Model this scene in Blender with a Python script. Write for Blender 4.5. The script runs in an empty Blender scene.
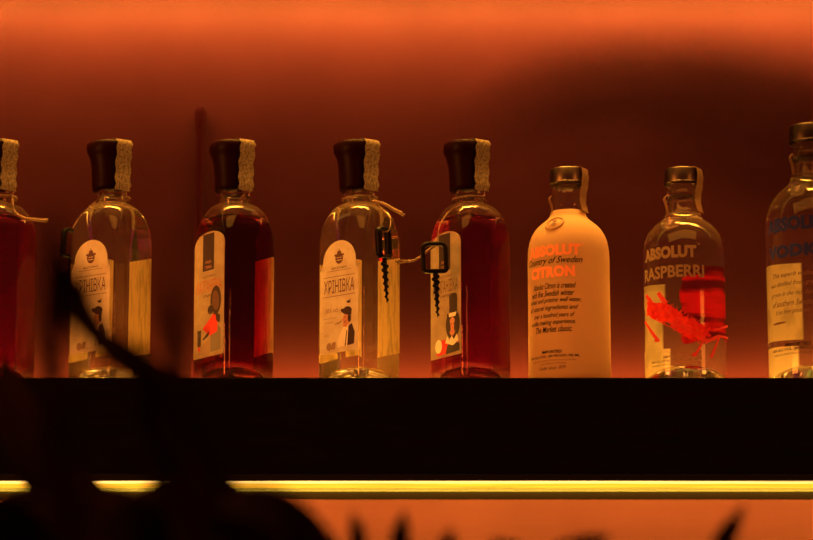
import bpy, bmesh, math, random
from mathutils import Vector, Matrix
R = math.radians
random.seed(7)
SC = bpy.context.scene
COL = SC.collection

# ------------------------------------------------------------------ camera, world, lights, exposure
W, H = 813.0, 540.0
DIST, ELEV = 3.0, R(11.5)
TARGET = Vector((0, 0, 0.109))
cam_d = bpy.data.cameras.new('camera'); cam = bpy.data.objects.new('camera', cam_d); COL.objects.link(cam)
cam.location = TARGET + DIST * Vector((0, -math.cos(ELEV), -math.sin(ELEV)))
cam.rotation_euler = (R(90) + ELEV, 0, 0)
cam_d.sensor_width = 36.0
cam_d.lens = 36.0 * DIST / 0.813
cam_d.clip_start = 0.05
cam_d.dof.use_dof = True
cam_d.dof.focus_distance = DIST + 0.02
cam_d.dof.aperture_fstop = (cam_d.lens / 1000.0) / 0.060
SC.camera = cam
VS = SC.view_settings
SC.display_settings.display_device = 'sRGB'
VS.view_transform = 'Standard'; VS.look = 'None'; VS.exposure = 0.0; VS.gamma = 1.0; VS.use_curve_mapping = False
SC.cycles.use_denoising = True
SC.cycles.max_bounces = 16; SC.cycles.transmission_bounces = 16; SC.cycles.glossy_bounces = 6
SC.cycles.transparent_max_bounces = 24
SC.cycles.sample_clamp_indirect = 3.0
world = bpy.data.worlds.new('bar_gloom'); SC.world = world; world.use_nodes = True
bg = world.node_tree.nodes['Background']
bg.inputs[0].default_value = (1.0, 0.0, 0.13, 1); bg.inputs[1].default_value = 0.10

AMBER = (1.0, 0.27, 0.03)
STRIP = (1.0, 0.36, 0.05)
def area(name, loc, direction, sx, sy, power, color=AMBER, spread=180):
    d = bpy.data.lights.new(name, 'AREA'); d.shape = 'RECTANGLE'; d.size = sx; d.size_y = sy
    d.energy = power; d.color = color; d.spread = R(spread)
    o = bpy.data.objects.new(name, d); COL.objects.link(o)
    o.location = loc
    o.rotation_euler = Vector(direction).to_track_quat('-Z', 'Y').to_euler()
    return o
# LED tapes tucked behind each shelf, the one on the shelf behind the bottles, and two added fills
UP = 0.434
area('upper_shelf_led_tape', (0, 0.055, UP - 0.004), (0, 1, 0.0), 2.2, 0.010, 23, (1.0, 0.30, 0.05))
area('wall_top_fill', (0, 0.100, UP - 0.008), (0, 1, -0.25), 2.2, 0.012, 8.5, (0.9, 1.0, 0.08))  # added second lamp that yellows only the top of the wall
area('shoulder_fill', (0, 0.020, UP - 0.006), (0, 0.0, -1), 2.2, 0.03, 5, (1.0, 0.42, 0.05), 70)  # added lamp to brighten the bottle shoulders from above
area('lower_shelf_led_tape', (0, 0.040, -0.1105), (0, 1, -0.10), 2.2, 0.010, 31, (1.0, 0.66, 0.05))
area('back_edge_led_tape', (0, 0.112, 0.0075), (0, -0.30, 1), 2.2, 0.026, 22, (1.0, 0.44, 0.04))
# unseen warm fills, added left, right and above in front of the shelf
area('front_fill', (-2.45, -1.7, 0.0), (2.45, 1.75, 0.1), 0.9, 0.7, 48.0)  # unseen, set at the left to light the labels and spare the wall
area('overhead_fill', (0.0, -1.0, 1.25), (0, 1.0, -1.15), 2.2, 0.7, 17.0, (1.0, 0.36, 0.035))  # added overhead for a golden sheen on the glass shoulders
area('front_fill', (2.3, -2.0, 0.3), (-2.1, 2.05, -0.2), 0.6, 0.6, 14.0)  # weaker fill added at the right to lift the excise strips

# ------------------------------------------------------------------ placing
AX = Vector((1, 0, 0)); AF = Vector((0, math.cos(ELEV), math.sin(ELEV))); AU = Vector((0, -math.sin(ELEV), math.cos(ELEV)))
def at(px, py, Y=0.0):
    d = AF * DIST + AX * ((px - W / 2) * 0.001) + AU * ((H / 2 - py) * 0.001)
    t = (Y - cam.location.y) / d.y
    return cam.location + d * t
def Xp(px, Y=0.05): return at(px, 300, Y).x
def Zp(py, Y=0.05): return at(W / 2, py, Y).z

# ------------------------------------------------------------------ materials
def mat(name, color, rough=0.5, metal=0.0, spec=0.5, **kw):
    m = bpy.data.materials.new(name); m.use_nodes = True
    b = m.node_tree.nodes['Principled BSDF']
    b.inputs['Base Color'].default_value = (*color, 1); b.inputs['Roughness'].default_value = rough
    b.inputs['Metallic'].default_value = metal; b.inputs['Specular IOR Level'].default_value = spec
    for k, v in kw.items(): b.inputs[k.replace('_', ' ')].default_value = v
    return m
def noise_color(m, c1, c2, scale, lo=0.35, hi=0.65, stretch=(1, 1, 1), detail=4, rough_in=None):
    nt = m.node_tree; b = nt.nodes['Principled BSDF']
    tc = nt.nodes.new('ShaderNodeTexCoord'); mp = nt.nodes.new('ShaderNodeMapping'); mp.inputs['Scale'].default_value = stretch
    n = nt.nodes.new('ShaderNodeTexNoise'); n.inputs['Scale'].default_value = scale; n.inputs['Detail'].default_value = detail
    cr = nt.nodes.new('ShaderNodeValToRGB')
    cr.color_ramp.elements[0].position = lo; cr.color_ramp.elements[1].position = hi
    cr.color_ramp.elements[0].color = (*c1, 1); cr.color_ramp.elements[1].color = (*c2, 1)
    nt.links.new(tc.outputs['Object'], mp.inputs[0]); nt.links.new(mp.outputs[0], n.inputs['Vector'])
    nt.links.new(n.outputs['Fac'], cr.inputs[0]); nt.links.new(cr.outputs[0], b.inputs['Base Color'])
    return m
def emit(name, color, strength, streak=0.0):
    m = bpy.data.materials.new(name); m.use_nodes = True; nt = m.node_tree
    nt.nodes.clear()
    o = nt.nodes.new('ShaderNodeOutputMaterial'); e = nt.nodes.new('ShaderNodeEmission')
    e.inputs[0].default_value = (*color, 1); e.inputs[1].default_value = strength
    if streak:
        tc = nt.nodes.new('ShaderNodeTexCoord'); mp = nt.nodes.new('ShaderNodeMapping'); mp.inputs['Scale'].default_value = (6, 60, 60)
        n = nt.nodes.new('ShaderNodeTexNoise'); n.inputs['Scale'].default_value = 2.2; n.inputs['Detail'].default_value = 3
        mr = nt.nodes.new('ShaderNodeMapRange')
        mr.inputs['From Min'].default_value = 0.35; mr.inputs['From Max'].default_value = 0.7
        mr.inputs['To Min'].default_value = strength * (1 - streak); mr.inputs['To Max'].default_value = strength * (1 + streak)
        nt.links.new(tc.outputs['Object'], mp.inputs[0]); nt.links.new(mp.outputs[0], n.inputs['Vector'])
        nt.links.new(n.outputs['Fac'], mr.inputs['Value']); nt.links.new(mr.outputs[0], e.inputs[1])
    nt.links.new(e.outputs[0], o.inputs[0])
    return m
def glass(name, color=(1, 1, 1), ior=1.42, rough=0.0, haze=0.0):
    m = bpy.data.materials.new(name); m.use_nodes = True; nt = m.node_tree; nt.nodes.clear()
    o = nt.nodes.new('ShaderNodeOutputMaterial'); g = nt.nodes.new('ShaderNodeBsdfGlass')
    g.inputs['Color'].default_value = (*color, 1); g.inputs['IOR'].default_value = ior; g.inputs['Roughness'].default_value = rough
    s = g.outputs[0]
    if haze:   # amber haze put into the glass to imitate its lit glow
        d = nt.nodes.new('ShaderNodeBsdfDiffuse'); t = nt.nodes.new('ShaderNodeBsdfTranslucent')
        m1 = nt.nodes.new('ShaderNodeMixShader'); m1.inputs[0].default_value = 0.5
        m2 = nt.nodes.new('ShaderNodeMixShader'); m2.inputs[0].default_value = haze
        for x in (d, t): x.inputs[0].default_value = (0.9, 0.68, 0.45, 1)
        nt.links.new(d.outputs[0], m1.inputs[1]); nt.links.new(t.outputs[0], m1.inputs[2])
        ge = nt.nodes.new('ShaderNodeNewGeometry'); sx = nt.nodes.new('ShaderNodeSeparateXYZ'); mr = nt.nodes.new('ShaderNodeMapRange')   # stronger on upward faces, for golden light on the shoulders
        mr.inputs['From Min'].default_value = 0.15; mr.inputs['From Max'].default_value = 0.75
        mr.inputs['To Min'].default_value = haze; mr.inputs['To Max'].default_value = haze * 7
        nt.links.new(ge.outputs['Normal'], sx.inputs[0]); nt.links.new(sx.outputs['Z'], mr.inputs['Value']); nt.links.new(mr.outputs[0], m2.inputs[0])
        nt.links.new(s, m2.inputs[1]); nt.links.new(m1.outputs[0], m2.inputs[2]); s = m2.outputs[0]
    nt.links.new(s, o.inputs[0]); return m
def liquid(name, absorb, density, cloud=0.0, cloud_color=(0.6, 0.05, 0.05)):
    m = bpy.data.materials.new(name); m.use_nodes = True; nt = m.node_tree; nt.nodes.clear()
    o = nt.nodes.new('ShaderNodeOutputMaterial'); t = nt.nodes.new('ShaderNodeBsdfTransparent')
    a = nt.nodes.new('ShaderNodeVolumeAbsorption')
    a.inputs['Color'].default_value = (*absorb, 1); a.inputs['Density'].default_value = density
    s = t.outputs[0]
    if cloud:
        tr = nt.nodes.new('ShaderNodeBsdfTranslucent'); tr.inputs[0].default_value = (*cloud_color, 1)
        mx = nt.nodes.new('ShaderNodeMixShader'); mx.inputs[0].default_value = cloud
        nt.links.new(t.outputs[0], mx.inputs[1]); nt.links.new(tr.outputs[0], mx.inputs[2]); s = mx.outputs[0]
    nt.links.new(s, o.inputs['Surface']); nt.links.new(a.outputs[0], o.inputs['Volume']); return m
def paper(name, color, trans=0.35, color2=None, scale=300, stretch=(1, 1, 1), lo=.4, hi=.6):
    m = bpy.data.materials.new(name); m.use_nodes = True; nt = m.node_tree; nt.nodes.clear()
    o = nt.nodes.new('ShaderNodeOutputMaterial'); d = nt.nodes.new('ShaderNodeBsdfDiffuse'); t = nt.nodes.new('ShaderNodeBsdfTranslucent')
    mx = nt.nodes.new('ShaderNodeMixShader'); mx.inputs[0].default_value = trans
    for x in (d, t): x.inputs[0].default_value = (*color, 1)
    if color2:
        tc = nt.nodes.new('ShaderNodeTexCoord'); mp = nt.nodes.new('ShaderNodeMapping'); mp.inputs['Scale'].default_value = stretch
        n = nt.nodes.new('ShaderNodeTexNoise'); n.inputs['Scale'].default_value = scale; n.inputs['Detail'].default_value = 3
        cr = nt.nodes.new('ShaderNodeValToRGB'); cr.color_ramp.elements[0].position = lo; cr.color_ramp.elements[1].position = hi
        cr.color_ramp.elements[0].color = (*color2, 1); cr.color_ramp.elements[1].color = (*color, 1)
        nt.links.new(tc.outputs['Object'], mp.inputs[0]); nt.links.new(mp.outputs[0], n.inputs['Vector'])
        nt.links.new(n.outputs['Fac'], cr.inputs[0])
        for x in (d, t): nt.links.new(cr.outputs[0], x.inputs[0])
    nt.links.new(d.outputs[0], mx.inputs[1]); nt.links.new(t.outputs[0], mx.inputs[2]); nt.links.new(mx.outputs[0], o.inputs[0])
    return m
M = {}
M['wall'] = noise_color(mat('burgundy_wall_paint', (0.1, 0.06, 0.05), 0.9, spec=0.0), (0.024, 0.0056, 0.009), (0.028, 0.0066, 0.0105), 9)
M['shelf'] = noise_color(mat('black_lacquered_board', (0.008, 0.005, 0.005), 0.7, spec=0.03), (0.0016, 0.001, 0.0016), (0.003, 0.0016, 0.0024), 14, stretch=(1, 6, 6))
M['channel'] = mat('dark_aluminium_channel', (0.005, 0.003, 0.003), 0.6, 0.0, 0.1)
M['led_hot'] = emit('led_lens_bright', (1.0, 0.52, 0.12), 2.4, 0.35)
M['led'] = emit('led_diffuser_amber', (1.0, 0.42, 0.02), 1.7, 0.2)
M['glass'] = glass('clear_bottle_glass', (1.0, 0.98, 0.96), 1.36, 0.0, 0.012)
M['vodka_glass'] = glass('clear_vodka_bottle_glass', (1.0, 0.98, 0.96), 1.38, 0.0, 0.010)
M['dark_glass'] = glass('clear_bottle_glass_with_dark_liquor', (1, 0.97, 0.95), 1.36, 0.0, 0.006)
M['frost'] = paper('frosted_bottle_glass', (0.62, 0.43, 0.28), 0.42)
M['ruby'] = liquid('deep_ruby_liquor', (0.78, 0.03, 0.4), 120)
M['cloudy'] = liquid('cloudy_red_liquor', (0.76, 0.05, 0.6), 70, 0.08, (0.75, 0.07, 0.10))
M['cap'] = mat('dark_wax_capsule', (0.010, 0.0006, 0.002), 0.42, spec=0.06)
M['metal'] = mat('brushed_tin_cap', (0.14, 0.11, 0.09), 0.34, 1.0)
M['label'] = paper('cream_label_paper', (0.80, 0.74, 0.62), 0.10, (0.72, 0.64, 0.52), 90)
M['label_tan'] = paper('tan_label_paper', (0.46, 0.36, 0.27), 0.05, (0.40, 0.31, 0.23), 90)
M['back'] = paper('back_label_paper', (0.95, 0.80, 0.60), 0.85, (0.70, 0.58, 0.40), 60, (3, 3, .6), .38, .5)
M['strip'] = paper('excise_strip_paper', (0.30, 0.24, 0.17), 0.12, (0.13, 0.10, 0.07), 600, (1, 1, .7), .38, .62)
M['seal'] = paper('thin_clear_seal_strip', (0.36, 0.22, 0.14), 0.5)
M['ink'] = mat('black_ink', (0.012, 0.008, 0.012), 0.6, spec=0.08)
M['brown_ink'] = mat('brown_ink', (0.14, 0.06, 0.045), 0.6)
M['faint_ink'] = mat('faint_brown_ink', (0.36, 0.24, 0.17), 0.7)
M['dark_ink'] = mat('maroon_ink', (0.035, 0.012, 0.02), 0.6)
M['skin'] = mat('printed_skin_tone', (0.64, 0.29, 0.20), 0.7)
M['rust_ink'] = mat('rust_ink', (0.50, 0.13, 0.07), 0.7, spec=0.1)
M['red_ink'] = mat('red_ink', (0.75, 0.03, 0.03), 0.6)
M['grey_ink'] = mat('grey_ink', (0.22, 0.19, 0.15), 0.7)
M['white_ink'] = mat('white_ink', (0.9, 0.85, 0.75), 0.7)
M['orange_ink'] = mat('orange_lettering', (1.0, 0.36, 0.16), 0.6, spec=0.08)
M['tan_ink'] = mat('pale_tan_lettering', (0.27, 0.20, 0.12), 0.6, spec=0.08)
M['blue_ink'] = mat('deep_blue_lettering', (0.02, 0.025, 0.16), 0.6, spec=0.08)
M['bright_red'] = paper('bright_red_print', (0.95, 0.06, 0.035), 0.35, (0.8, 0.03, 0.03), 160)
M['dark_red'] = paper('crimson_print', (0.7, 0.01, 0.03), 0.6, (0.10, 0.003, 0.008), 45, (1, 1, 2.2), .42, .6)
M['cord'] = noise_color(mat('twisted_jute_cord', (0.4, 0.25, 0.15), 0.9), (0.16, 0.10, 0.06), (0.34, 0.22, 0.13), 700)
M['plastic'] = mat('black_plastic', (0.004, 0.002, 0.003), 0.45, spec=0.1)
M['leaf'] = noise_color(mat('dark_leaf', (0.01, 0.006, 0.005), 0.8, spec=0.02), (0.004, 0.0015, 0.002), (0.012, 0.004, 0.004), 20)
M['rod'] = mat('shadow_rod_dark', (0.018, 0.003, 0.006), 0.9, spec=0.0)

# ------------------------------------------------------------------ helpers
def tag(o, label=None, cat=None, group=None, kind=None):
    if label: o['label'] = label
    if cat: o['category'] = cat
    if group: o['group'] = group
    if kind: o['kind'] = kind
    return o
def thing(name, label, cat, loc=(0, 0, 0), rz=0, group=None):
    o = bpy.data.objects.new(name, None); COL.objects.link(o); o.location = loc; o.rotation_euler = (0, 0, rz)
    o.empty_display_size = 0.02
    return tag(o, label, cat, group)
def obj(name, bm, m, parent=None, smooth=True, angle=None):
    me = bpy.data.meshes.new(name)
    bm.normal_update(); bm.to_mesh(me); bm.free()
    for x in (m if isinstance(m, (list, tuple)) else [m]): me.materials.append(x)
    for p in me.polygons: p.use_smooth = smooth
    if smooth:
        if angle: me.set_sharp_from_angle(angle=R(angle))
    o = bpy.data.objects.new(name, me); COL.objects.link(o)
    if parent: o.parent = parent
    return o
def add_box(bm, x0, x1, y0, y1, z0, z1, bev=0.0, mi=0):
    b2 = bmesh.new()
    bmesh.ops.create_cube(b2, size=1)
    for v in b2.verts:
        v.co = Vector(((x0 + x1) / 2 + v.co.x * (x1 - x0), (y0 + y1) / 2 + v.co.y * (y1 - y0), (z0 + z1) / 2 + v.co.z * (z1 - z0)))
    if bev: bmesh.ops.bevel(b2, geom=b2.edges[:], offset=bev, segments=2, affect='EDGES', profile=0.5)
    for f in b2.faces: f.material_index = mi
    merge(bm, b2); return bm
def merge(bm, b2, xf=None):
    if xf is not None: bmesh.ops.transform(b2, matrix=xf, verts=b2.verts)
    t = bpy.data.meshes.new('t'); b2.to_mesh(t); b2.free(); bm.from_mesh(t); bpy.data.meshes.remove(t)
def box(*a, **k): return add_box(bmesh.new(), *a, **k)
def rings(bm, rs, cap0=True, cap1=True, flip=False):
    vr = [[bm.verts.new(p) for p in r] for r in rs]; n = len(vr[0])
    def F(vs): bm.faces.new(vs[::-1] if flip else vs)
    for a, b in zip(vr[:-1], vr[1:]):
        for i in range(n): F([a[i], a[(i + 1) % n], b[(i + 1) % n], b[i]])
    if cap0: F(vr[0][::-1])
    if cap1: F(vr[-1])
def circ(r, z, n=56, cx=0, cy=0): return [Vector((cx + r * math.cos(2 * math.pi * i / n), cy + r * math.sin(2 * math.pi * i / n), z)) for i in range(n)]
def lathe(bm, prof, n=56, flip=False): rings(bm, [circ(max(r, 1e-5), z, n) for r, z in prof], flip=flip)
def rsq(a, rc, z, n=8):
    """rounded square, half side a, corner radius rc; extra points keep the flats flat"""
    rc = min(rc, a); pts = []
    for k in range(4):
        ang = k * math.pi / 2 + 0.0
        cx, cy = (a - rc), (a - rc)
        loc = []
        e = min(0.0015, max(a - rc, 0) * .5)
        loc.append((a, cy - e))
        for i in range(n + 1):
            t = (math.pi / 2) * i / n
            loc.append((cx + rc * math.cos(t), cy + rc * math.sin(t)))
        loc.append((cx - e, a))
        for x, y in loc: pts.append(Vector((x * math.cos(ang) - y * math.sin(ang), x * math.sin(ang) + y * math.cos(ang), z)))
    return pts
def tube(bm, pts, rad, n=8, closed=False, mi=0):
    pts = [Vector(p) for p in pts]; N = len(pts); rs = []
    up = Vector((0.13, 0.3, 1)).normalized(); prev = None
    for i, p in enumerate(pts):
        if closed: t = (pts[(i + 1) % N] - pts[(i - 1) % N]).normalized()
        else: t = (pts[min(i + 1, N - 1)] - pts[max(i - 1, 0)]).normalized()
        if prev is None:
            u = t.cross(up)
            if u.length < 1e-3: u = t.cross(Vector((1, 0, 0)))
            u.normalize()
        else:
            u = (prev - t * prev.dot(t)).normalized()
        prev = u; v = t.cross(u)
        r = rad[i] if isinstance(rad, (list, tuple)) else rad
        rs.append([bm.verts.new(p + (u * math.cos(2 * math.pi * k / n) + v * math.sin(2 * math.pi * k / n)) * r) for k in range(n)])
    pairs = list(zip(rs[:-1], rs[1:])) + ([(rs[-1], rs[0])] if closed else [])
    for a, b in pairs:
        for k in range(n):
            f = bm.faces.new([a[k], a[(k + 1) % n], b[(k + 1) % n], b[k]]); f.material_index = mi
    if not closed:
        for e in (rs[0][::-1], rs[-1]): bm.faces.new(e).material_index = mi
def spline(pts, n=8):
    P = [Vector(p) for p in pts]; out = []
    Q = [P[0] * 2 - P[1]] + P + [P[-1] * 2 - P[-2]]
    for i in range(1, len(Q) - 2):
        for k in range(n):
            t = k / n; a, b, c, d = Q[i - 1:i + 3]
            out.append(0.5 * ((2 * b) + (c - a) * t + (2 * a - 5 * b + 4 * c - d) * t * t + (3 * b - a - 3 * c + d) * t ** 3))
    out.append(P[-1]); return out

# ---- printing: flat 2-D artwork laid on a face or wrapped round a cylinder
def text2d(s, size=1.0, bold=0.0, shear=0.0, spacing=1.0):
    cu = bpy.data.curves.new('t', 'FONT'); cu.body = s; cu.size = size; cu.offset = bold; cu.shear = shear
    cu.space_character = spacing; cu.resolution_u = 3
    o = bpy.data.objects.new('t', cu); COL.objects.link(o)
    dg = bpy.context.evaluated_depsgraph_get(); dg.update()
    me = bpy.data.meshes.new_from_object(o.evaluated_get(dg))
    bm = bmesh.new(); bm.from_mesh(me)
    bpy.data.objects.remove(o); bpy.data.curves.remove(cu); bpy.data.meshes.remove(me)
    return bm
def fit(bm, cx, cy, w, h, slant=0.0, rise=0.0):
    """centre at (cx, cy) (metres), width w, height h (h None keeps the aspect)"""
    xs = [v.co.x for v in bm.verts]; ys = [v.co.y for v in bm.verts]
    if not xs: return bm
    sx = w / (max(xs) - min(xs)); sy = (h / (max(ys) - min(ys))) if h else sx
    mx, my = (max(xs) + min(xs)) / 2, (max(ys) + min(ys)) / 2
    for v in bm.verts:
        x = (v.co.x - mx) * sx; y = (v.co.y - my) * sy
        v.co = Vector((cx + x + slant * y, cy + y + rise * x, 0))
    return bm
def poly2d(pts, mi=0):
    bm = bmesh.new(); f = bm.faces.new([bm.verts.new((x, y, 0)) for x, y in pts]); f.material_index = mi
    bmesh.ops.triangulate(bm, faces=bm.faces[:]); return bm
def ell(cx, cy, rx, ry, n=20, rot=0.0):
    return [(cx + rx * math.cos(t) * math.cos(rot) - ry * math.sin(t) * math.sin(rot), cy + rx * math.cos(t) * math.sin(rot) + ry * math.sin(t) * math.cos(rot)) for t in [2 * math.pi * i / n for i in range(n)]]
def rect(x0, x1, y0, y1): return [(x0, y0), (x1, y0), (x1, y1), (x0, y1)]
def collect(items):
    """items: (bm2d or pts, material index)"""
    out = bmesh.new()
    for k, (it, mi) in enumerate(items):
        b = poly2d(it) if isinstance(it, list) else it
        for f in b.faces: f.material_index = mi
        for v in b.verts: v.co.z = k * 0.00002
        merge(out, b)
    return out
def slice_x(bm, step=0.003):
    """split every edge that spans more than step round the cylinder"""
    bmesh.ops.remove_doubles(bm, verts=bm.verts[:], dist=1e-7)
    for _ in range(8):
        bmesh.ops.triangulate(bm, faces=[f for f in bm.faces if len(f.verts) > 3])
        es = [e for e in bm.edges if abs(e.verts[0].co.x - e.verts[1].co.x) > step]
        if not es: break
        bmesh.ops.subdivide_edges(bm, edges=es, cuts=1)
    return bm
def wrap(bm, radius, az0, off=0.00025):
    """x runs round the cylinder; az0 = direction it faces, 0 = towards -Y, positive to +X"""
    slice_x(bm)
    for v in bm.verts:
        a = az0 + v.co.x / radius; r = radius + off + v.co.z
        v.co = Vector((r * math.sin(a), -r * math.cos(a), v.co.y))
    return outward(bm)
def outward(bm):
    bm.normal_update()
    fl = [f for f in bm.faces if f.normal.x * f.calc_center_median().x + f.normal.y * f.calc_center_median().y < 0]
    bmesh.ops.reverse_faces(bm, faces=fl); return bm
def onface(bm, half, side=0, off=0.00015, closed=False):
    """lay on face number side of a square bottle (0 = -Y face)"""
    for v in bm.verts: v.co = Vector((v.co.x, -(half + off + v.co.z), v.co.y))
    bmesh.ops.transform(bm, matrix=Matrix.Rotation(side * math.pi / 2, 4, 'Z'), verts=bm.verts)
    return bm if closed else outward(bm)
def thick(bm, t=0.0002):
    g = bmesh.ops.extrude_face_region(bm, geom=bm.faces[:])
    for e in g['geom']:
        if isinstance(e, bmesh.types.BMVert): e.co.z += t
    bmesh.ops.recalc_face_normals(bm, faces=bm.faces[:]); return bm
def script_line(s, cx, cy, w, h): return fit(text2d(s, shear=0.45, bold=0.012), cx, cy, w, h)

# ------------------------------------------------------------------ the setting
tag(obj('wall_back', box(-1.6, 1.6, 0.132, 0.182, -0.9, 1.1), M['wall']), kind='structure')
ZU, ZT = Zp(480, 0.0), 0.0
def shelf(z1, z0, label):
    t = thing('bar_shelf', label, 'shelf', (0, 0, z1), 0, None)
    bm = box(-1.15, 1.15, 0.0, 0.132, z0 + 0.006 - z1, 0, bev=0.001)
    obj('board', bm, M['shelf'], t, False)
    bm = box(-1.15, 1.15, 0.0, 0.004, z0 - z1 - 0.0005, z0 - z1 + 0.0056)
    add_box(bm, -1.15, 1.15, 0.066, 0.1315, z0 - z1 - 0.0030, z0 - z1 + 0.0056)
    obj('channel', bm, M['channel'], t, False)
    b = obj('led_strip', box(-1.149, 1.149, 0.0045, 0.066, z0 - z1 + 0.0005, z0 - z1 + 0.0052), M['led'], t, False)
    obj('led_lens', box(-1.149, 1.149, 0.0045, 0.024, z0 - z1 - 0.0004, z0 - z1 + 0.0004), M['led_hot'], b, False)
    return t
sh = shelf(0.0, ZU, 'long black bar shelf with glowing amber light strip under it')
bm = box(-1.15, 1.15, 0.098, 0.127, 0.0002, 0.006, bev=0.0006)
obj('back_channel', bm, M['channel'], sh, False)
shelf(UP + 0.08, UP, 'upper black bar shelf above the whole row of bottles')

# ------------------------------------------------------------------ square liquor bottles
HB, RC = 0.0305, 0.0055
def sq_sections(a=HB, inset=0.0, z0=0.0, punt=True, ztop=0.208, zmin=None, zmax=None):
    s = []
    def add(z, h, rc): s.append((z, h - inset, max(rc - inset * .6, .0015)))
    add(0.0, a - .003, RC); add(.0008, a - .0012, RC); add(.003, a - .0002, RC); add(.0045, a, RC)
    add(.12, a, RC); add(.1455, a, RC); add(.147, a, RC + .0002)
    za, rz, an = .148, .0375, .0150
    for i in range(1, 13):
        t = (math.pi / 2) * i / 12 * .97
        h = an + (a - an) * math.cos(t) ** .62
        k = i / 12
        add(za + rz * math.sin(t), h, RC + (h - RC) * min(1, k * 1.15) ** 1.3)
    add(.1870, .0165, .0165); add(.1880, .0172, .0172); add(.1900, .0172, .0172); add(.1910, .0158, .0158)
    add(.195, .0150, .0150); add(ztop, .0148, .0148)
    return s
def sq_bottle_glass(parent, cavity_from=0.176, m='glass'):
    bm = bmesh.new()
    s = sq_sections()
    base = [rsq(HB - .022, .006, .0165), rsq(HB - .015, .007, .0150), rsq(HB - .0105, .007, .0110), rsq(HB - .0075, .006, .0055), rsq(HB - .0045, RC, .0003)]
    rings(bm, base + [rsq(h, rc, z) for z, h, rc in s])
    cav = [(z, h - .0025, max(rc - .0015, .002)) for z, h, rc in s if cavity_from < z < .206]
    if cav: rings(bm, [rsq(cav[0][1] * .5, cav[0][2] * .5, cavity_from)] + [rsq(h, min(rc, h), z) for z, h, rc in cav], flip=True)
    return obj('glass_body', bm, M[m], parent)
def sq_liquid(parent, level, m):
    bm = bmesh.new(); s = sq_sections()
    rs = [rsq(HB - .018, .005, .0225), rsq(HB - .010, .005, .0205), rsq(HB - .0045, .005, .0175), rsq(HB - .0025, .005, .0195)]
    for z, h, rc in s:
        if .020 < z < level: rs.append(rsq(h - .0022, min(max(rc - .0015, .002), h - .0022), z))
    zz = [x for x in s if x[0] >= level][0]
    rings(bm, rs)
    return obj('liquor', bm, M[m], parent)
CZ = 0.2000
def capsule(parent, lean=0.0):
    prof = [(.0146, CZ), (.0155, CZ + .0004), (.0158, CZ + .006), (.0163, CZ + .016), (.0172, CZ + .026), (.0185, CZ + .0335), (.0200, CZ + .038),
            (.0213, CZ + .0405), (.0215, CZ + .047), (.0208, CZ + .0495), (.0190, CZ + .0508), (.010, CZ + .0516), (.0001, CZ + .0518)]
    bm = bmesh.new(); lathe(bm, prof, 40)
    for v in bm.verts:
        a = math.atan2(v.co.y, v.co.x); k = (v.co.z - CZ) / .05; v.co.x *= 1.07; v.co.y *= 1.07
        v.co.x *= 1 + .02 * math.sin(3 * a + 9 * k); v.co.y *= 1 + .02 * math.sin(3 * a + 9 * k + 1); v.co.x += lean * k
    return obj('capsule', bm, M['cap'], parent)
def strip(parent, az, path, width, m='strip', name='excise_strip', wob=0.0008, top_r=None):
    """ribbon in the vertical plane at azimuth az (0 = -Y, + to +X); path of (radius, z)"""
    P = spline([(r, 0, z) for r, z in path], 5); t = .0003
    bm = bmesh.new(); rs = []
    for i, p in enumerate(P):
        a = P[min(i + 1, len(P) - 1)] - P[max(i - 1, 0)]; a.normalize(); nrm = Vector((a.z, 0, -a.x)) * -1
        w = width / 2; j = wob * math.sin(i * 1.1)
        ring = []
        for sgn, q in ((-1, 0), (1, 0), (1, 1), (-1, 1)):
            c = p - nrm * (t * q); d = c.x
            ring.append(Vector((d * math.sin(az) + (sgn * w + j) * math.cos(az), -d * math.cos(az) + (sgn * w + j) * math.sin(az), c.z)))
        rs.append(ring)
    rings(bm, rs); bmesh.ops.recalc_face_normals(bm, faces=bm.faces[:])
    return obj(name, bm, M[m], parent, True, 40)

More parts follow.
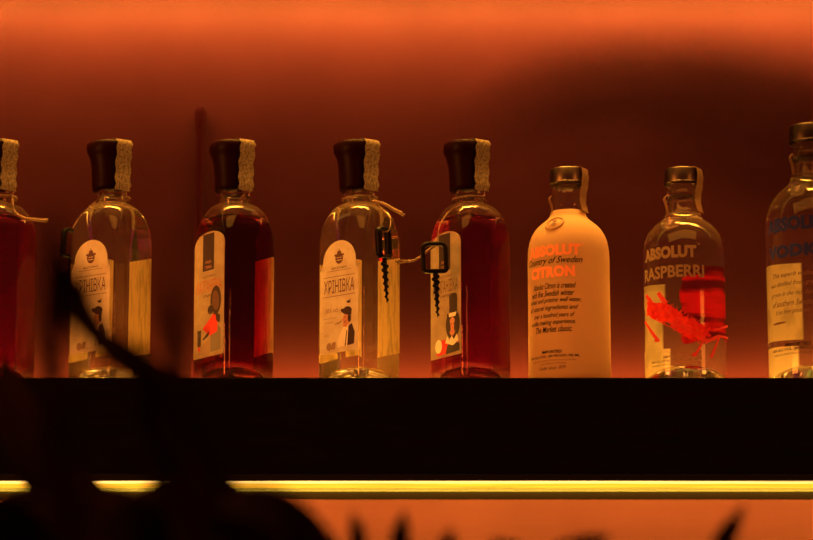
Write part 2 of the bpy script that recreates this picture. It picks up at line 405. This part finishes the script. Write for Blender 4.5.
def arch_label(w, z0, z1, head, inset, rise=0.0, shoulder=True):
    """tall label with a rounded arch on top"""
    h = w / 2; zs = z1 - head
    pts = [(-h, z0 - rise * h), (h, z0 + rise * h), (h, zs)]
    r = h - inset
    if shoulder: pts.append((r, zs))
    for i in range(0, 17):
        t = math.pi * i / 16; pts.append((r * math.cos(t), zs + head * .28 + head * .72 * math.sin(t)))
    if shoulder: pts.append((-r, zs))
    pts.append((-h, zs)); return pts
def hrinivka_label(t):
    pl = obj('front_label', onface(thick(poly2d(arch_label(.052, .030, .1445, .0295, .004)), .0006), HB, 0, -.0004, True), M['label'], t, False)
    lines = [(rect(-.016, .016, .1135, .1139), 0), (rect(-.021, .021, .1075, .1080), 0), (rect(-.022, .022, .0875, .0880), 0),
             (fit(text2d('ХРІНІВКА', bold=0.0), 0, .0978, .041, .0135), 0),
             (fit(text2d('настоянка'), 0, .1165, .020, .0022), 0),
             (fit(text2d('38% об.', shear=.3), -.010, .0735, .018, .0045), 1),
             (fit(text2d('гірка, міцна'), -.012, .0655, .017, .002), 1), (fit(text2d('та пряна'), -.014, .061, .012, .002), 1),
             (fit(text2d('0,5 л'), -.017, .048, .006, .003), 1)]
    obj('lettering', onface(collect(lines), HB, 0, .0004), [M['brown_ink'], M['faint_ink']], pl, False)
    pot = [(ell(0, .1262, .0052, .0058), 0), (rect(-.0065, .0065, .1285, .1305), 0), (ell(0, .1320, .0028, .002), 0),
           (rect(-.0035, .0035, .1238, .1246), 1), (rect(-.0035, .0035, .1265, .1271), 1), (rect(-.0004, .0004, .133, .136), 0)]
    obj('emblem', onface(collect(pot), HB, 0, .0004), [M['brown_ink'], M['label']], pl, False)
    art = [([(.010, .0805), (.0135, .0815), (.016, .0825), (.0145, .0800), (.0165, .0790), (.012, .0785)], 0),       # bird
           ([(.003, .0345), (.0205, .0365), (.0215, .048), (.0175, .0575), (.013, .0555), (.009, .048)], 0),        # dark coat
           ([(-.002, .0345), (.008, .035), (.010, .050), (.0135, .0555), (.008, .058), (.004, .052), (-.001, .044)], 3),   # shirt
           ([(.006, .055), (.011, .0545), (.012, .062), (.006, .063)], 1),
           (ell(.0105, .0630, .0048, .0062), 1), ([(.0040, .0620), (.0068, .0662), (.0066, .0605)], 1), (ell(.0142, .0635, .0022, .0045), 0),   # face, nose, hair
           (ell(.0078, .0645, .0006, .0005), 0), (rect(.0066, .0090, .0594, .0599), 0), (ell(.0092, .0606, .0016, .0006), 2),
           (ell(.0098, .0700, .0078, .0026, rot=-.35), 0), (ell(.0120, .0716, .0055, .0036, rot=-.2), 0),                    # cap
           ([(.0095, .0345), (.0115, .0345), (.0130, .0540), (.0118, .0540)], 3),
           ([(-.007, .0590), (.001, .0605), (.004, .0625), (.0035, .0600), (-.001, .0585)], 2),
           ([(-.010, .0335), (-.005, .0335), (-.004, .041), (-.009, .040)], 2), (ell(-.013, .0365, .0035, .004), 2)]
    obj('portrait', onface(collect(art), HB, 0, .0004), [M['dark_ink'], M['skin'], M['faint_ink'], M['white_ink']], pl, False)
def back_label(t, w=.050, z0=.034, z1=.132, m='back', cx=0.0):
    b = obj('back_label', onface(thick(poly2d([(cx - w / 2, z0), (cx + w / 2, z0), (cx + w / 2, z1), (cx - w / 2, z1)]), .0004), HB, 2, -.0006, True), M[m], t, False)
    return b
def red_label(t, kind):
    pl = obj('front_label', onface(thick(poly2d(arch_label(.053, .026, .1545, .019, 0.0, 0, False)), .0006), HB, 0, -.0004, True), M['label_tan'], t, False)
    tab = [(rect(-.0115, .0085, .1145, .1525), 0), (fit(text2d('НАША'), -.0015, .1235, .010, .003, 0), 1), (fit(text2d('ГІРКА'), -.0015, .1180, .012, .003), 1)]
    obj('dark_tab', onface(collect(tab), HB, 0, .0004), [M['dark_ink'], M['skin']], pl, False)
    lines = [(fit(text2d('настоянка'), 0, .1085, .022, .0022), 0), (fit(text2d('КАЛГАНІВКА'), 0, .0985, .043, .0125), 1 if kind == 0 else 0),
             (fit(text2d('смачна', bold=.02), 0, .0885, .020, .0028), 0), (fit(text2d('та міцна'), -.003, .0845, .012, .002), 2),
             (fit(text2d('40% об.', shear=.3), -.002, .0765, .020, .0055), 2), (fit(text2d('міцність'), .001, .0700, .018, .0022), 2),
             (fit(text2d('і смак'), .002, .0665, .010, .002), 2), (fit(text2d('українська горілка'), -.012, .0600, .021, .0022), 2), (fit(text2d('0,5 л'), -.015, .0495, .006, .003), 2)]
    obj('lettering', onface(collect(lines), HB, 0, .0004), [M['brown_ink'], M['rust_ink'] if kind == 0 else M['brown_ink'], M['faint_ink']], pl, False)
    if kind == 0:   # red-clad figure with a big dark braid, bottle at the left
        art = [([(.002, .030), (.022, .031), (.022, .052), (.012, .060), (.004, .054)], 3), ([(-.018, .029), (.004, .029), (.004, .046), (-.006, .041), (-.016, .036)], 4),
               ([(.003, .047), (.016, .050), (.016, .066), (.010, .071), (.005, .066), (-.009, .057), (-.010, .055), (.002, .057)], 1),
               (ell(.0125, .0820, .0095, .0150), 0), (ell(.0125, .082, .0060, .0105, rot=.2), 5), (ell(.004, .0735, .0055, .0048), 0), ([(.012, .071), (.021, .0655), (.020, .058), (.014, .061)], 0),
               ([(-.009, .0435), (.000, .0470), (.003, .0520), (-.002, .0500), (-.010, .0450)], 0),
               (rect(-.019, -.013, .038, .052), 0), (rect(-.0195, -.0125, .052, .0545), 0), (rect(-.0175, -.0145, .033, .038), 1)]
        obj('figure', onface(collect(art), HB, 0, .0004), [M['dark_ink'], M['red_ink'], M['skin'], M['grey_ink'], M['faint_ink'], M['brown_ink']], pl, False)
    else:           # dark-haired woman, tall black hat and white ruff
        art = [([(-.016, .0285), (.0245, .0295), (.0245, .036), (.018, .042), (.004, .038), (-.006, .044), (-.014, .038)], 2),
               ([(.000, .0285), (.0245, .0295), (.0245, .037), (.012, .041), (.003, .037)], 0),
               (rect(.0065, .0205, .070, .086), 0), (ell(.0135, .086, .0070, .0035), 0), (ell(.013, .0575, .0125, .0150), 0), (rect(.006, .0200, .0655, .0695), 3),
               (ell(.0120, .0555, .0058, .0095), 1), (ell(.0098, .0580, .0009, .0006), 0), (ell(.0142, .0582, .0009, .0006), 0), (rect(.0114, .0124, .0535, .0570), 2), (ell(.0119, .0505, .0018, .0007), 2), (ell(.0060, .060, .0022, .0100, rot=.25), 0), (ell(.0182, .060, .0022, .0100, rot=-.25), 0), ([(.000, .040), (.003, .047), (.007, .042), (.011, .046), (.015, .042), (.020, .047), (.023, .040), (.013, .036)], 3),
               (ell(-.012, .038, .006, .007), 3)]
        obj('portrait', onface(collect(art), HB, 0, .0004), [M['dark_ink'], M['skin'], M['red_ink'], M['white_ink']], pl, False)

YB = 0.0475
def square_bottle(px, az, label, kind, strip_az=35, lean=0.0, group=None):
    """az: how far its label face is turned to the left, degrees"""
    t = thing('liquor_bottle', label, 'bottle', (Xp(px, YB), YB, 0.0), R(-az), group)
    cavf = .1775
    if kind == 'clear':
        sq_bottle_glass(t, cavf, 'glass'); hrinivka_label(t); back_label(t)
    else:
        sq_bottle_glass(t, .168, 'dark_glass')
        sq_liquid(t, .168, 'ruby' if kind == 'ruby' else 'cloudy')
        red_label(t, 0 if kind == 'ruby' else 1); 
        if kind == 'ruby': back_label(t)
    cp = capsule(t); cp.location = (-.0040 * math.cos(R(az)), -.0040 * math.sin(R(az)), 0)
    T = CZ + .0522
    strip(t, R(strip_az + az), [(-.008, T + .0003), (.006, T + .0004), (.0165, T - .0002), (.0222, T - .0025), (.0235, T - .008), (.0220, T - .02), (.0205, T - .034), (.0212, T - .047), (.0208, T - .0545)], .0175)
    return t
square_bottle(-4, 47, 'liquor bottle cut off by the left edge, cloudy red liquor glowing inside', 'cloudy')
square_bottle(110.5, 36, 'square clear liquor bottle second from left, cream arched label half in leaf shadow', 'clear')
square_bottle(234, 52, 'square bottle of deep red liquor, label with red-clad figure and black tab', 'ruby')
square_bottle(359.5, 41, 'square clear liquor bottle with cream label, black corkscrew hanging on its right', 'clear')
square_bottle(470.5, 56, 'square bottle of cloudy red liquor, label showing woman in tall black hat', 'cloudy')

# ------------------------------------------------------------------ round vodka bottles
def vodka_profile(k, kz, r=.0415):
    p = [(r - .003, .0), (r - .0012, .0008), (r - .0003, .003), (r, .006), (r, .10), (r, .126), (r - .0002, .134), (r - .0008, .1405), (r - .0022, .1475),
         (r - .0045, .1535), (r - .0078, .1590), (r - .0120, .1635), (r - .0165, .1672), (r - .0205, .1705), (r - .0228, .1740), (r - .0240, .1785), (r - .0250, .186), (r - .0257, .195), (r - .0259, .2065)]
    return [(a * k, z * kz) for a, z in p]
def vodka_bottle(px, label, style, k=1.0, kz=1.0, Y=0.0475):
    t = thing('vodka_bottle', label, 'bottle', (Xp(px, Y), Y, 0), 0)
    prof = full = vodka_profile(k, kz); rr = .0415 * k
    if style == 'frosted': prof = [(a, z) for a, z in full if z < .180] + [(.0170, .1786), (.0001, .1788)]
    bm = bmesh.new()
    base = [(.0001, .0190), (.012, .0180), (.022, .0145), (.029, .0090), (.034, .0030), (.0365, .0004)]
    lathe(bm, [(a * k, z) for a, z in base] + prof, 72)
    if style != 'frosted':
        cav = [(a - .0028, z) for a, z in prof if z > .173 * kz and z < .206 * kz]
        lathe(bm, [(.0001, cav[0][1] - .0005)] + cav, 72, flip=True)
    obj('glass_body', bm, M['frost' if style == 'frosted' else 'vodka_glass'], t)
    if style == 'frosted':
        nk = [(a, z) for a, z in full if z > .176]; bm = bmesh.new(); lathe(bm, nk, 56)
        lathe(bm, [(a - .0030, z + (.0008 if q == 0 else 0)) for q, (a, z) in enumerate(nk[:-1])] + [(nk[-1][0] - .003, nk[-1][1] - .001)], 56, flip=True)
        obj('neck', bm, M['glass'], t); prof = full
    zt = prof[-1][1]; rn = prof[-1][0]
    c = [(rn + .0002, zt - .0002), (rn + .0012, zt), (rn + .0022, zt + .0004), (rn + .0026, zt + .002), (rn + .0029, zt + .0150 * k), (rn + .0026, zt + .0160 * k), (rn + .0016, zt + .0168 * k), (rn * .5, zt + .0170 * k), (.0001, zt + .0171 * k)]
    bm = bmesh.new(); lathe(bm, c, 48); cp = obj('cap', bm, M['metal'], t)
    bm = bmesh.new(); n = 48
    for z in (.0016, ):
        tube(bm, [Vector(((rn + .0028) * math.cos(2 * math.pi * i / n), (rn + .0028) * math.sin(2 * math.pi * i / n), zt + z)) for i in range(n)], .0006, 6, True)
    obj('cap_rim', bm, M['metal'], cp)
    # paper seal over the right side of the cap and neck
    T = zt + .0176 * k
    strip(t, R(62), [(-.002, T), (.010 * k, T), (rn + .0022, T - .0006), (rn + .0040, T - .005), (rn + .0044, T - .012 * k), (rn + .0030, T - .022 * k), (rn + .0014, T - .032 * k), (rn + .0022, T - .040 * k), (rn + .0042, T - .047 * k)], .015 * k, 'seal', 'paper_seal', .0006)
    strip(t, R(-70), [(rn + .0030, zt - .012), (rn + .0052, zt - .0155), (rn + .0026, zt - .024), (rn + .0016, zt - .033)], .005, 'seal', 'seal_tab', .0)
    # medallion embossed on the shoulder
    az = R(-29)
    c0 = Vector((math.sin(az) * (.0310 * k), -math.cos(az) * (.0310 * k), .1615 * kz)); nrm = Vector((math.sin(az) * .72, -math.cos(az) * .72, .70)).normalized()
    rot = nrm.to_track_quat('Z', 'Y').to_matrix().to_4x4(); b2 = bmesh.new()
    for rad, tr in ((.0095, .0009), (.0070, .0006)):
        tube(b2, [Vector((rad * math.cos(2 * math.pi * i / 36), rad * math.sin(2 * math.pi * i / 36), 0)) for i in range(36)], tr, 8, True)
    b3 = bmesh.new(); lathe(b3, [(.0001, -.003), (.0068, -.003), (.0068, .0002), (.0001, .0004)], 30); merge(b2, b3)
    bmesh.ops.transform(b2, matrix=Matrix.Translation(c0) @ rot, verts=b2.verts)
    md = obj('medallion', b2, M['frost' if style == 'frosted' else 'glass'], t)
    hd = collect([(ell(0, .0012, .0020, .0027), 0), ([(-.0032, -.0042), (.0030, -.0042), (.0016, -.0018), (-.0016, -.0018)], 0), (ell(-.0008, .0028, .0026, .0018), 0)])
    bmesh.ops.transform(hd, matrix=Matrix.Translation(c0 + nrm * .0014) @ rot, verts=hd.verts)
    obj('embossed_head', hd, M['brown_ink'], md, False)
    return t, rr
def Zf(py, Y=0.013): return Zp(py, Y)

# frosted citrus vodka
t, rr = vodka_bottle(569, 'frosted pale vodka bottle with orange lettering and black script', 'frosted')
A = R(-29)
def put(name, items, mats, az=A, off=.0003, parent=None, r=None):
    return obj(name, wrap(collect(items), r or rr, az, off), mats, parent or t, False)
put('wordmark', [(fit(text2d('ABSOLUT', bold=.06, spacing=1.04), 0, Zf(250.5), .062, .0118), 0), (fit(text2d('®'), .0335, Zf(245), .0025, .0025), 0)], [M['orange_ink']])
put('flavour_name', [(fit(text2d('CITRON', bold=.06, spacing=1.04), -.001, Zf(272), .052, .0118), 0)], [M['orange_ink']])
put('script_banner', [(script_line('Country of Sweden', 0, Zf(261.5), .066, .0088), 0)], [M['ink']], off=.0004)
sc = [('Absolut Citron is created', 286, .050), ('with fine Swedish winter', 293.5, .050), ('wheat and pristine well water,', 301, .060), ('all natural ingredients and', 308.5, .058),
      ('over a hundred years of', 316, .047), ('vodka making experience.', 323, .052), ('The Market classic.', 329.5, .041)]
put('script_paragraph', [(script_line(s, -.001 if i % 2 else .001, Zf(y), w, .0062), 0) for i, (s, y, w) in enumerate(sc)], [M['ink']])
put('fine_print', [(fit(text2d('IMPORTED', bold=.03), 0, Zf(352), .022, .0030), 0), (fit(text2d('40% ALC./VOL. (80 PROOF) 700 ML.', bold=.02), 0, Zf(356.7), .059, .0032), 0),
                   (fit(text2d('PRODUCED AND BOTTLED IN AHUS, SWEDEN'), 0, Zf(360.8), .050, .0018), 1), (fit(text2d('BY THE COUNTRY OF SWEDEN'), 0, Zf(363.8), .030, .0018), 1),
                   (script_line('Under since 1879', 0, Zf(368), .030, .0034), 1)], [M['ink'], M['brown_ink']])

# raspberry vodka
t, rr = vodka_bottle(684.5, 'clear vodka bottle printed with red raspberry splash and tan lettering', 'clear')
A = R(-33)
put('wordmark', [(fit(text2d('ABSOLUT', bold=.06, spacing=1.04), -.001, Zf(252.5), .062, .0128), 0), (fit(text2d('®'), .0325, Zf(245), .0025, .0025), 0)], [M['tan_ink']])
put('flavour_name', [(fit(text2d('RASPBERRI', bold=.03), .002, Zf(272), .072, .0128), 0)], [M['tan_ink']])
put('fine_print', [(fit(text2d('IMPORTED', bold=.03), .004, Zf(357), .020, .0028), 0), (fit(text2d('40% ALC./VOL. (80 PROOF) 700 ML.', bold=.02), .006, Zf(361.2), .056, .0030), 0), (fit(text2d('PRODUCED AND BOTTLED IN AHUS, SWEDEN'), .004, Zf(365), .050, .0018), 0)], [M['tan_ink']])
# splash: a ragged band running from upper left to lower right, on the front
def ragged(pts, amp=.0016, n=5):
    out = []
    for i in range(len(pts)):
        a, b = Vector(pts[i]), Vector(pts[(i + 1) % len(pts)])
        for k in range(n): 
            p = a.lerp(b, k / n); d = (b - a).normalized() if (b - a).length else Vector((1, 0))
            s = random.uniform(-1, 1) * amp; out.append((p.x - d.y * s, p.y + d.x * s))
    return out
def Pf(px, py, cx=684.5):
    """pixel on the front of the bottle -> (arc length from A, height)"""
    s = max(-.985, min(.985, (px - cx) / 41.0)); a = math.asin(s); Y = .0475 - rr * math.cos(a)
    return ((a - A) * rr, Zp(py - 0.0, Y))
band = [Pf(*p) for p in [(645, 303), (655, 302), (668, 309), (680, 317), (692, 322), (700, 329), (702, 336), (694, 340), (682, 338), (672, 332), (664, 325), (652, 320), (645, 316)]]
twigs = []
for a, b, w in [((645, 322), (655, 342), .0020), ((662, 322), (700, 342), .0009), ((697, 338), (686, 356), .0013), ((712, 336), (702, 358), .0019), ((712, 336), (722, 338), .0016), ((696, 343), (712, 336), .0022), ((706, 330), (722, 326), .0012), ((646, 296), (650, 303), .0025), ((655, 293), (661, 304), .0028)]:
    p, q = Vector(Pf(*a)), Vector(Pf(*b)); d = (q - p).normalized(); n = Vector((-d.y, d.x)) * w / 1.6
    twigs.append((ragged([tuple(p + n), tuple(p - n), tuple(q - n * 1.3), tuple(q + n * 1.3)], .0005, 3), 0))
for c, rx in (((686, 355), .0022), ((653, 341), .0022), ((675, 327), .0025), ((668, 325), .002)):
    x, y = Pf(*c); twigs.append((ell(x, y, rx, rx * .9), 0))
hairs = []
edge = [(648, 306), (660, 304), (672, 312), (684, 318), (696, 326), (702, 332), (700, 339), (690, 341), (680, 337), (670, 331), (660, 324), (650, 319)]
for i in range(110):
    a = edge[i % 12]; b = edge[(i + 1) % 12]; q = random.random(); px, py = a[0] + (b[0] - a[0]) * q, a[1] + (b[1] - a[1]) * q
    out = -1 if (i % 12) < 5 else 1; ln = random.uniform(2, 7)
    p = Vector(Pf(px, py)); q2 = Vector(Pf(px + random.uniform(-.2, 1.0) * ln * (1 if out > 0 else .8), py + out * ln * random.uniform(.3, .8))); d = (q2 - p)
    if d.length < 1e-5: continue
    n = Vector((-d.y, d.x)).normalized() * .0005
    hairs.append(([tuple(p + n), tuple(p - n), tuple(q2)], 1 if i % 3 else 0))
blots = [(ragged(ell(*Pf(x, y), rx, ry, 10, -.5), .0004, 2), 0) for x, y, rx, ry in ((671, 321, .0016, .0022), (681, 328, .0030, .0009), (690, 331, .0022, .0008), (664, 313, .0012, .0016), (656, 312, .0020, .0008))]
put('raspberry_splash', [(ragged(band), 1)] + hairs + blots + twigs, [M['red_ink'], M['bright_red']])
put('raspberry_print', [(ragged([(-.028, .062), (-.012, .050), (-.0035, .046), (-.0018, .060), (-.0022, .108), (-.006, .124), (-.028, .128)], .0008, 6), 0)], [M['dark_red']], az=R(180), off=-.0006)
put('back_label', [(rect(.0030, .030, .004, .042), 0), (rect(.0060, .030, .042, .084), 0), (rect(.0048, .030, .084, .108), 0)], [M['back']], az=R(180), off=-.0003)

# plain vodka, cut off by the right edge
t, rr = vodka_bottle(813.5, 'tall clear vodka bottle with blue lettering cut off by right edge', 'clear', 1.13, 1.21)
A = R(-24)
put('wordmark', [(fit(text2d('ABSOLUT', bold=.06, spacing=1.04), 0, Zf(224), .076, .0150), 0)], [M['blue_ink']])
put('flavour_name', [(fit(text2d('VODKA', bold=.06, spacing=1.04), 0, Zf(251), .074, .0135), 0)], [M['blue_ink']])
put('fine_print', [(fit(text2d('IMPORTED', bold=.03), 0, Zf(345), .028, .0036), 0), (fit(text2d('40% ALC./VOL. (80 PROOF) 1 LITER', bold=.02), 0, Zf(349.5), .066, .0036), 0), (fit(text2d('PRODUCED AND BOTTLED IN AHUS, SWEDEN'), -.005, Zf(354), .050, .0020), 0)], [M['ink']])
sl = [('This superb vodka', 275, .048), ('was distilled from grain', 284, .056), ('grown in the rich fields', 294, .056), ('of southern Sweden.', 303, .050), ('It has been produced', 312, .04)]
put('script_paragraph', [(script_line(s, -.006, Zf(y), w, .0060), 0) for s, y, w in sl] + [(ell(-.022, Zf(322), .010, .0012), 0)], [M['brown_ink']])
bl = put('back_label', [(rect(-.0012, .036, Zp(343, .095), Zp(268, .095)), 0), (rect(.0010, .036, Zp(378, .095), Zp(349, .095)), 0), (rect(.030, .036, Zp(349, .095), Zp(343, .095)), 0)], [M['back']], az=R(180), off=-.0003)

# ------------------------------------------------------------------ corkscrews and cords
def corkscrew(px, py, Y, rz, label, tilt=0.0, cord=None, scale=1.0, frame=(.0125, .0145)):
    """origin at the centre of the handle"""
    p = at(px, py, Y); t = thing('corkscrew', label, 'corkscrew', p, rz, 'black corkscrews tied to bottle necks'); t.rotation_euler = (0, tilt, rz)
    hw, hh = frame; pts = []
    for cx, cy, a0 in ((hw - .005, hh - .006, 0), (-(hw - .005), hh - .006, 90), (-(hw - .003), -(hh - .003), 180), (hw - .003, -(hh - .003), 270)):
        rad = .005 if cy > 0 else .003
        for i in range(5):
            a = R(a0 + 90 * i / 4); pts.append(Vector((cx + rad * math.cos(a), 0, cy + rad * math.sin(a))))
    bm = bmesh.new(); tube(bm, pts, .0024, 8, True)
    for v in bm.verts: v.co.y *= 1.6
    obj('handle', bm, M['plastic'], t)
    L = .046; z0 = -hh - .001; bm = bmesh.new()
    tube(bm, [(0, 0, z0 + .002), (0, 0, z0 - .006), (0, 0, z0 - .028), (0, 0, z0 - L)], [.0026, .0024, .0018, .0004], 10)
    hel = []; rad = []
    for i in range(105):
        k = i / 104; a = k * 2 * math.pi * 6; r = .0026 * (1 - .55 * k)
        hel.append((r * math.cos(a), r * math.sin(a), z0 - .004 - k * (L - .006))); rad.append(.0019 * (1 - .6 * k))
    tube(bm, hel, rad, 8); obj('worm', bm, M['plastic'], t)
    return t
def cord_obj(name, pts, parent, r=.0005, tail=False):
    """two-ply twisted cord through world points"""
    P = spline(pts, 8); bm = bmesh.new(); inv = parent.matrix_world.inverted() if parent else None
    for ph in (0, math.pi):
        q = []
        for i, p in enumerate(P):
            a = i * 1.2 + ph; q.append(p + Vector((0, math.cos(a), math.sin(a))) * r * .75)
        tube(bm, q, r, 6)
    if tail:
        d = (P[-1] - P[-3]).normalized()
        for k in range(7):
            o = Vector((random.uniform(-.3, .5), random.uniform(-1, 1), random.uniform(-1, 1))) * .0018
            tube(bm, [P[-3] + o * .2, P[-1] + o * .9, P[-1] + d * random.uniform(.002, .006) + o * 1.5], .0007, 5)
    if inv is not None: bmesh.ops.transform(bm, matrix=inv, verts=bm.verts)
    return obj(name, bm, M['cord'], parent)
def neck_loop(px, Y=YB, n=28, r=.0180, z=.1925):
    c = Vector((Xp(px, Y), Y, z))
    return [c + Vector((r * math.cos(a), r * math.sin(a), .0012 * math.sin(a + 1))) for a in [2 * math.pi * i / n - .6 for i in range(n + 1)]]
# hanging against the clear bottle
c = corkscrew(383.5, 242, .002, R(68), 'black corkscrew hanging against right side of clear square bottle', R(-9))
bpy.context.view_layer.update()
n = neck_loop(359.5)
cord_obj('cord', n + [at(380, 207, .028), at(390, 218, .016), at(389, 230, .006), at(383, 232, .004)], c)
cord_obj('cord_end', [at(373, 201, .034), at(384, 204, .028), at(393, 209, .024), at(399, 212, .022)], c, .0012, True)
# hanging left of the red bottle
c = corkscrew(434.5, 257, .002, R(8), 'black corkscrew hanging over label of cloudy red bottle with black-hatted woman', R(-3), frame=(.0115, .0145))
bpy.context.view_layer.update()
n = neck_loop(470.5)[::-1]
cord_obj('cord', n[:20] + [at(450, 211, .030), at(440, 226, .018), at(437, 241, .015)], c)
cord_obj('cord_end', [at(439, 243, .013), at(429, 250, .012), at(415, 260, .012), at(402, 261.5, .012)], c, .0010, True)
# behind the left corner of the second bottle
c = corkscrew(72, 244, .082, R(50), 'black corkscrew peeking out behind left edge of clear leaf-shaded bottle', R(4))
bpy.context.view_layer.update()
cord_obj('cord', neck_loop(110.5)[:16] + [at(84, 212, .066), at(75, 224, .078), at(72, 231, .082)], c)
# loose tail at the first bottle
cd = cord_obj('cord', neck_loop(-4) + [at(14, 211, .030), at(24, 218, .026), at(34, 219.5, .022), at(43, 220.5, .02)], None, .0011, True)
tag(cd, 'twisted cord tied round the neck of the cut-off leftmost bottle', 'cord')

# ------------------------------------------------------------------ slim rod behind the red bottle, added in place of a soft wall shadow
bm = bmesh.new()
top = at(200.5, 108, .1245); x0 = top.x; zt = top.z
tube(bm, [(x0 - .002, .1225, .0062), (x0 - .001, .1235, .10), (x0, .1245, zt - .035), (x0, .1247, zt - .018), (x0, .1247, zt - .006), (x0, .1247, zt)], [.0042, .0042, .0042, .0050, .0065, .0040], 14)
st = obj('rod', bm, M['rod']); tag(st, 'slim dark stirrer with knob top standing in for a soft wall shadow behind deep red liquor bottle', 'rod')

# ------------------------------------------------------------------ dark plants close to the camera, out of focus, and blades standing in for a wall shadow
def blade(parent, pts, width, cup=.25, name='leaf', tip=.12, root=.35, flat=Vector((0, -1, 0.15))):
    P = spline(pts, 7); N = len(P); rs = []; bm = bmesh.new()
    for i, p in enumerate(P):
        k = i / (N - 1); t = (P[min(i + 1, N - 1)] - P[max(i - 1, 0)]).normalized()
        s = t.cross(flat).normalized(); nn = s.cross(t).normalized()
        w = width / 2 * max(tip, (root + (1 - root) * min(1, k / .3)) * (1 if k < .6 else math.cos((k - .6) / .4 * math.pi / 2) ** .8))
        w = max(w, .0008); th = .0007
        rs.append([p - s * w + nn * cup * w, p - s * w * .5 + nn * (cup * w * .3 + th), p + nn * th, p + s * w * .5 + nn * (cup * w * .3 + th), p + s * w + nn * cup * w,
                   p + s * w * .5 + nn * (cup * w * .3 - th), p - nn * th, p - s * w * .5 + nn * (cup * w * .3 - th)])
    rings(bm, rs); bmesh.ops.recalc_face_normals(bm, faces=bm.faces[:])
    if parent: bmesh.ops.translate(bm, vec=-parent.location, verts=bm.verts)
    return obj(name, bm, M['leaf'], parent)
def L(pts, Y, dy=0.0): return [at(x, y, Y + dy * i) for i, (x, y) in enumerate(pts)]
base = at(200, 640, -.35)
pl = thing('strap_leaf_plant', 'dark blurred strap-leaved plant in front of the shelf at lower left', 'plant', base)
for pts, w, y in (([(390, 690), (320, 600), (262, 540), (204, 486), (172, 430), (136, 378), (100, 345), (76, 305), (60, 255), (52, 200)], .040, -.50),
                  ([(160, 680), (130, 580), (90, 520), (60, 484), (34, 446), (14, 400), (4, 360)], .050, -.42),
                  ([(260, 700), (220, 620), (190, 550), (172, 500), (150, 470), (130, 440)], .016, -.80),
                  ([(430, 780), (370, 660), (318, 575), (285, 530), (250, 512), (215, 512)], .050, -.50),
                  ([(340, 780), (290, 660), (240, 575), (200, 535), (150, 522), (110, 522)], .075, -.44),
                  ([(200, 780), (160, 660), (110, 575), (70, 530), (20, 518), (-30, 518)], .060, -.44),
                  ([(40, 700), (110, 640), (180, 590), (230, 548), (262, 540)], .080, -.45),
                  ([(330, 720), (220, 610), (120, 540), (60, 536), (-20, 532)], .075, -.48),
                  ([(100, 700), (60, 640), (20, 580), (-20, 540), (-60, 530)], .080, -.50),
                  ([(60, 700), (120, 620), (150, 575), (130, 540), (80, 528)], .065, -.5),
                  ([(240, 720), (215, 580), (192, 440), (178, 370), (172, 320), (168, 280)], .018, -1.1),
                  ([(90, 720), (70, 580), (58, 440), (52, 370), (50, 310), (46, 250)], .018, -1.1)):
    blade(pl, L(pts, y, -.078 if y == -.50 else 0), w)
base = at(560, 660, -.55)
p2 = thing('grass_plant', 'thin blurred dark grass blades rising at the bottom edge right of centre', 'plant', base)
for pts, w in (([(400, 660), (398, 580), (400, 540), (405, 510)], .016), ([(440, 660), (438, 600), (444, 560), (452, 528)], .02), ([(360, 660), (352, 590), (358, 540), (352, 512)], .014),
               ([(520, 660), (525, 600), (560, 560), (610, 535)], .026), ([(700, 660), (705, 600), (722, 545), (745, 505)], .018), ([(560, 660), (545, 600), (520, 560), (490, 540)], .022)):
    blade(p2, L(pts, -.62), w)
base = at(1000, 640, -1.75)  # added blades that darken the upper right wall like a curved shadow
p3 = thing('wall_shadow_band', 'very blurred dark blades standing in for a curved shadow on the upper right wall', 'plant', base)
blade(p3, L([(1040, 640), (1010, 420), (930, 220), (850, 130), (760, 96), (680, 84), (600, 88), (530, 108), (480, 135)], -1.75), .022, tip=.4)
blade(p3, L([(1060, 640), (1030, 460), (960, 300), (880, 215), (800, 180), (700, 150), (620, 142), (560, 146)], -1.75), .016, tip=.4)
